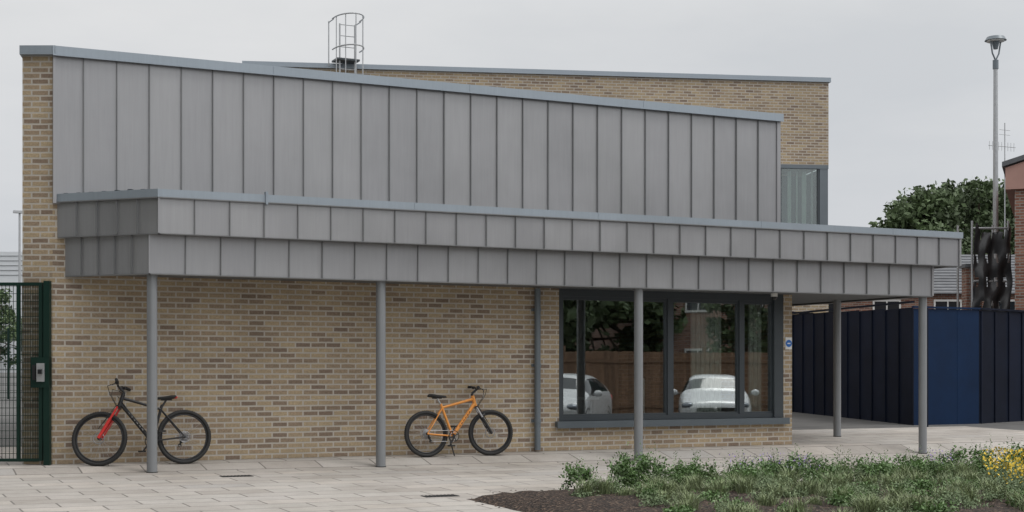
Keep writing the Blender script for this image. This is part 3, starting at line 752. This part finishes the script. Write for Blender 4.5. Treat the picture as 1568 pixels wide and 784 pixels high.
# ---------------------------------------------------------------- planting
rg=np.random.default_rng(12)
C=[];Sz=[];T=[];MI=[]; GB=MB(); FY=[];FP=[]
def bed_z(x,y): return gz(x,y)+.06
def shrub(x,y,h,r,kind,n):
    z=bed_z(x,y)
    d=rg.normal(size=(n,3)); d/=np.linalg.norm(d,axis=1)[:,None]; d[:,2]=np.abs(d[:,2])
    nb=7; bs=[(rg.uniform(-.55,.55)*r,rg.uniform(-.55,.55)*r,rg.uniform(.35,.8)*h,rg.uniform(.35,.6)) for _ in range(nb)]
    for k in range(n):
        b=bs[rg.integers(nb)]; rr=rg.uniform(.25,1.1)
        c=(x+b[0]+d[k,0]*r*b[3]*rr,y+b[1]+d[k,1]*r*b[3]*rr,z+max(.01,b[2]+(rg.uniform(-1,1))*h*.35*rr))
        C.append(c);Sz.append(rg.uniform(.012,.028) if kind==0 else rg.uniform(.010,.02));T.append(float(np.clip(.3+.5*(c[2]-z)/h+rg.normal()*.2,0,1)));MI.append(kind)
    for k in range(6):
        ax_,ay_=rg.uniform(-.7,.7)*r,rg.uniform(-.7,.7)*r; hh=h*rg.uniform(.9,1.45)
        for q in range(16):
            f=q/16; C.append((x+ax_+rg.normal()*.012,y+ay_+rg.normal()*.012,z+hh*(.4+.6*f))); Sz.append(rg.uniform(.010,.02)*(1.2-f*.5)); T.append(rg.uniform(.4,1)); MI.append(kind)
def tuft(x,y,h,n):
    z=bed_z(x,y)
    for k in range(n):
        a=rg.uniform(0,2*math.pi); sp=rg.uniform(.1,.8)*h; hh=h*rg.uniform(.6,1.1); w=.003; bx=x+rg.normal()*.04; by=y+rg.normal()*.04
        px_,py_=-math.sin(a)*w,math.cos(a)*w; cx_,cy_=math.cos(a),math.sin(a)
        GB.add([(bx-px_,by-py_,z-.01),(bx+px_,by+py_,z-.01),(bx+cx_*sp*.35+px_,by+cy_*sp*.35+py_,z+hh*.65),(bx+cx_*sp*.35-px_,by+cy_*sp*.35-py_,z+hh*.65),(bx+cx_*sp,by+cy_*sp,z+hh*rg.uniform(.75,1))],[(0,1,2,3),(3,2,4)],M_grass,float(rg.uniform(0,1)))
cnt=0
while cnt<330:
    x=rg.uniform(6.8,14.4); y=-5.58-rg.uniform(0,1)**1.2*3.9
    tn=x/(y+19.56)
    if tn>1.15 or tn<.42: cnt+=1; continue
    if tn<.535 and y<-5.75 and rg.random()<.85: cnt+=1; continue   # open mulch at the near corner
    cnt+=1
    sel=rg.random(); back=y>-6.3
    if back:
        if sel<.62: shrub(x,y,rg.uniform(.18,.36),rg.uniform(.16,.28),0,400)
        elif sel<.8: shrub(x,y,rg.uniform(.12,.24),rg.uniform(.14,.24),1,300)
        else: tuft(x,y,rg.uniform(.2,.34),140)
    else:
        if sel<.18: shrub(x,y,rg.uniform(.13,.24),rg.uniform(.14,.26),0,340)
        elif sel<.40: shrub(x,y,rg.uniform(.10,.22),rg.uniform(.14,.26),1,320)
        else: tuft(x,y,rg.uniform(.16,.30),170)
for (x,y) in ((9.6,-5.7),(9.9,-5.8),(12.4,-5.75),(10.1,-6.0)):
    for q in range(60): FP.append((x+rg.normal()*.12,y+rg.normal()*.1,bed_z(x,y)+rg.uniform(.22,.40)))
for (x,y,h,r) in ((7.35,-5.75,.30,.26),(8.0,-5.68,.46,.18),(8.3,-5.68,.40,.2),(8.75,-5.7,.33,.22),(11.6,-5.65,.30,.3),(12.2,-5.6,.36,.3),(12.9,-5.6,.38,.3),(13.3,-5.6,.42,.3),(13.8,-5.6,.42,.3),(14.1,-5.6,.42,.3),(9.9,-5.7,.32,.25),(10.5,-5.65,.36,.28)): shrub(x,y,h,r,0,800)
for (x,y,h,r) in ((11.5,-7.9,.36,.3),(11.9,-7.6,.38,.32),(11.2,-8.4,.36,.3),(11.7,-8.2,.38,.3),(12.1,-7.2,.36,.28),(11.0,-8.7,.34,.28),(12.4,-6.9,.36,.28)):
    shrub(x,y,h,r,1,600)
    for q in range(90):
        a=rg.uniform(0,6.28); rr=r*math.sqrt(rg.random()); FY.append((x+rr*math.cos(a),y+rr*math.sin(a),bed_z(x,y)+h*rg.uniform(.75,1.35)))
leaves('shrubs',np.array(C),Sz,.45,T,[M_leaf2,M_leaf3],MI,77)
GB.build('ornamental_grass')
leaves('yellow_flowers',np.array(FY),rg.uniform(.010,.018,len(FY)),.9,rg.random(len(FY)),[M_yel],np.zeros(len(FY)),78,up=.5)
leaves('purple_flowers',np.array(FP),rg.uniform(.008,.014,len(FP)),.8,rg.random(len(FP)),[M_pur],np.zeros(len(FP)),79)

# ---------------------------------------------------------------- world, sun, camera
w=bpy.data.worlds.new('World'); scene.world=w; w.use_nodes=True; nt=w.node_tree; nt.nodes.clear()
out=N(nt,'ShaderNodeOutputWorld'); bg=N(nt,'ShaderNodeBackground'); nt.links.new(bg.outputs[0],out.inputs[0])
SEL=math.radians(58); SAZ=math.radians(132)   # azimuth from +Y clockwise (front right of the facade)
sky=N(nt,'ShaderNodeTexSky',sky_type='NISHITA'); sky.sun_disc=False; sky.sun_elevation=SEL; sky.sun_rotation=SAZ; sky.dust_density=4
hs_=N(nt,'ShaderNodeHueSaturation'); hs_.inputs['Saturation'].default_value=.25; nt.links.new(sky.outputs[0],hs_.inputs['Color'])
tc=N(nt,'ShaderNodeTexCoord'); sx=N(nt,'ShaderNodeSeparateXYZ'); nt.links.new(tc.outputs['Generated'],sx.inputs[0])
cl=ramp(nt,sx.outputs['Z'],[(0,(.44,.45,.465)),(.10,(.475,.485,.50)),(.24,(.505,.51,.515)),(.6,(.84,.84,.84)),(1,(1,1,1))])
cn=noise(nt,mapping(nt,tc.outputs['Generated'],(1.2,1.2,4)),1.9,6,.55)
cl=mixc(nt,'MULTIPLY',1,cl,ramp(nt,cn,[(.3,(.86,.88,.905)),(.7,(1.07,1.065,1.06))]))
# overcast is brighter on the side of the hidden sun
dt=N(nt,'ShaderNodeVectorMath',operation='DOT_PRODUCT'); nt.links.new(tc.outputs['Generated'],dt.inputs[0]); dt.inputs[1].default_value=(math.sin(SAZ),math.cos(SAZ),0)
mr=N(nt,'ShaderNodeMapRange'); nt.links.new(dt.outputs['Value'],mr.inputs['Value']); mr.inputs['From Min'].default_value=0; mr.inputs['From Max'].default_value=1; mr.inputs['To Min'].default_value=1; mr.inputs['To Max'].default_value=1.5
cl=mixc(nt,'MULTIPLY',1,cl,mr.outputs[0])
cl2=mixc(nt,'MULTIPLY',1,cl,(15,15,15)); 
nt.links.new(mixc(nt,'MIX',.88,hs_.outputs[0],cl2),bg.inputs['Color']); bg.inputs['Strength'].default_value=.1
sd=bpy.data.lights.new('sun','SUN'); sd.energy=1.0; sd.angle=math.radians(20); sd.color=(1,.97,.93)
so=bpy.data.objects.new('sun',sd); COL.objects.link(so)
dirv=Vector((math.sin(SAZ)*math.cos(SEL),math.cos(SAZ)*math.cos(SEL),math.sin(SEL)))
so.rotation_euler=dirv.to_track_quat('Z','Y').to_euler(); so.location=(0,-10,20)
cd=bpy.data.cameras.new('camera'); cd.lens=50; cd.sensor_width=36; cd.shift_y=.1122; cd.clip_end=2000; cd.clip_start=.1
co=bpy.data.objects.new('camera',cd); COL.objects.link(co); co.location=(0,-19.56,1.24); co.rotation_euler=(math.pi/2,0,-TH)
scene.camera=co
scene.view_settings.view_transform='Standard'; scene.view_settings.look='None'; scene.view_settings.exposure=0
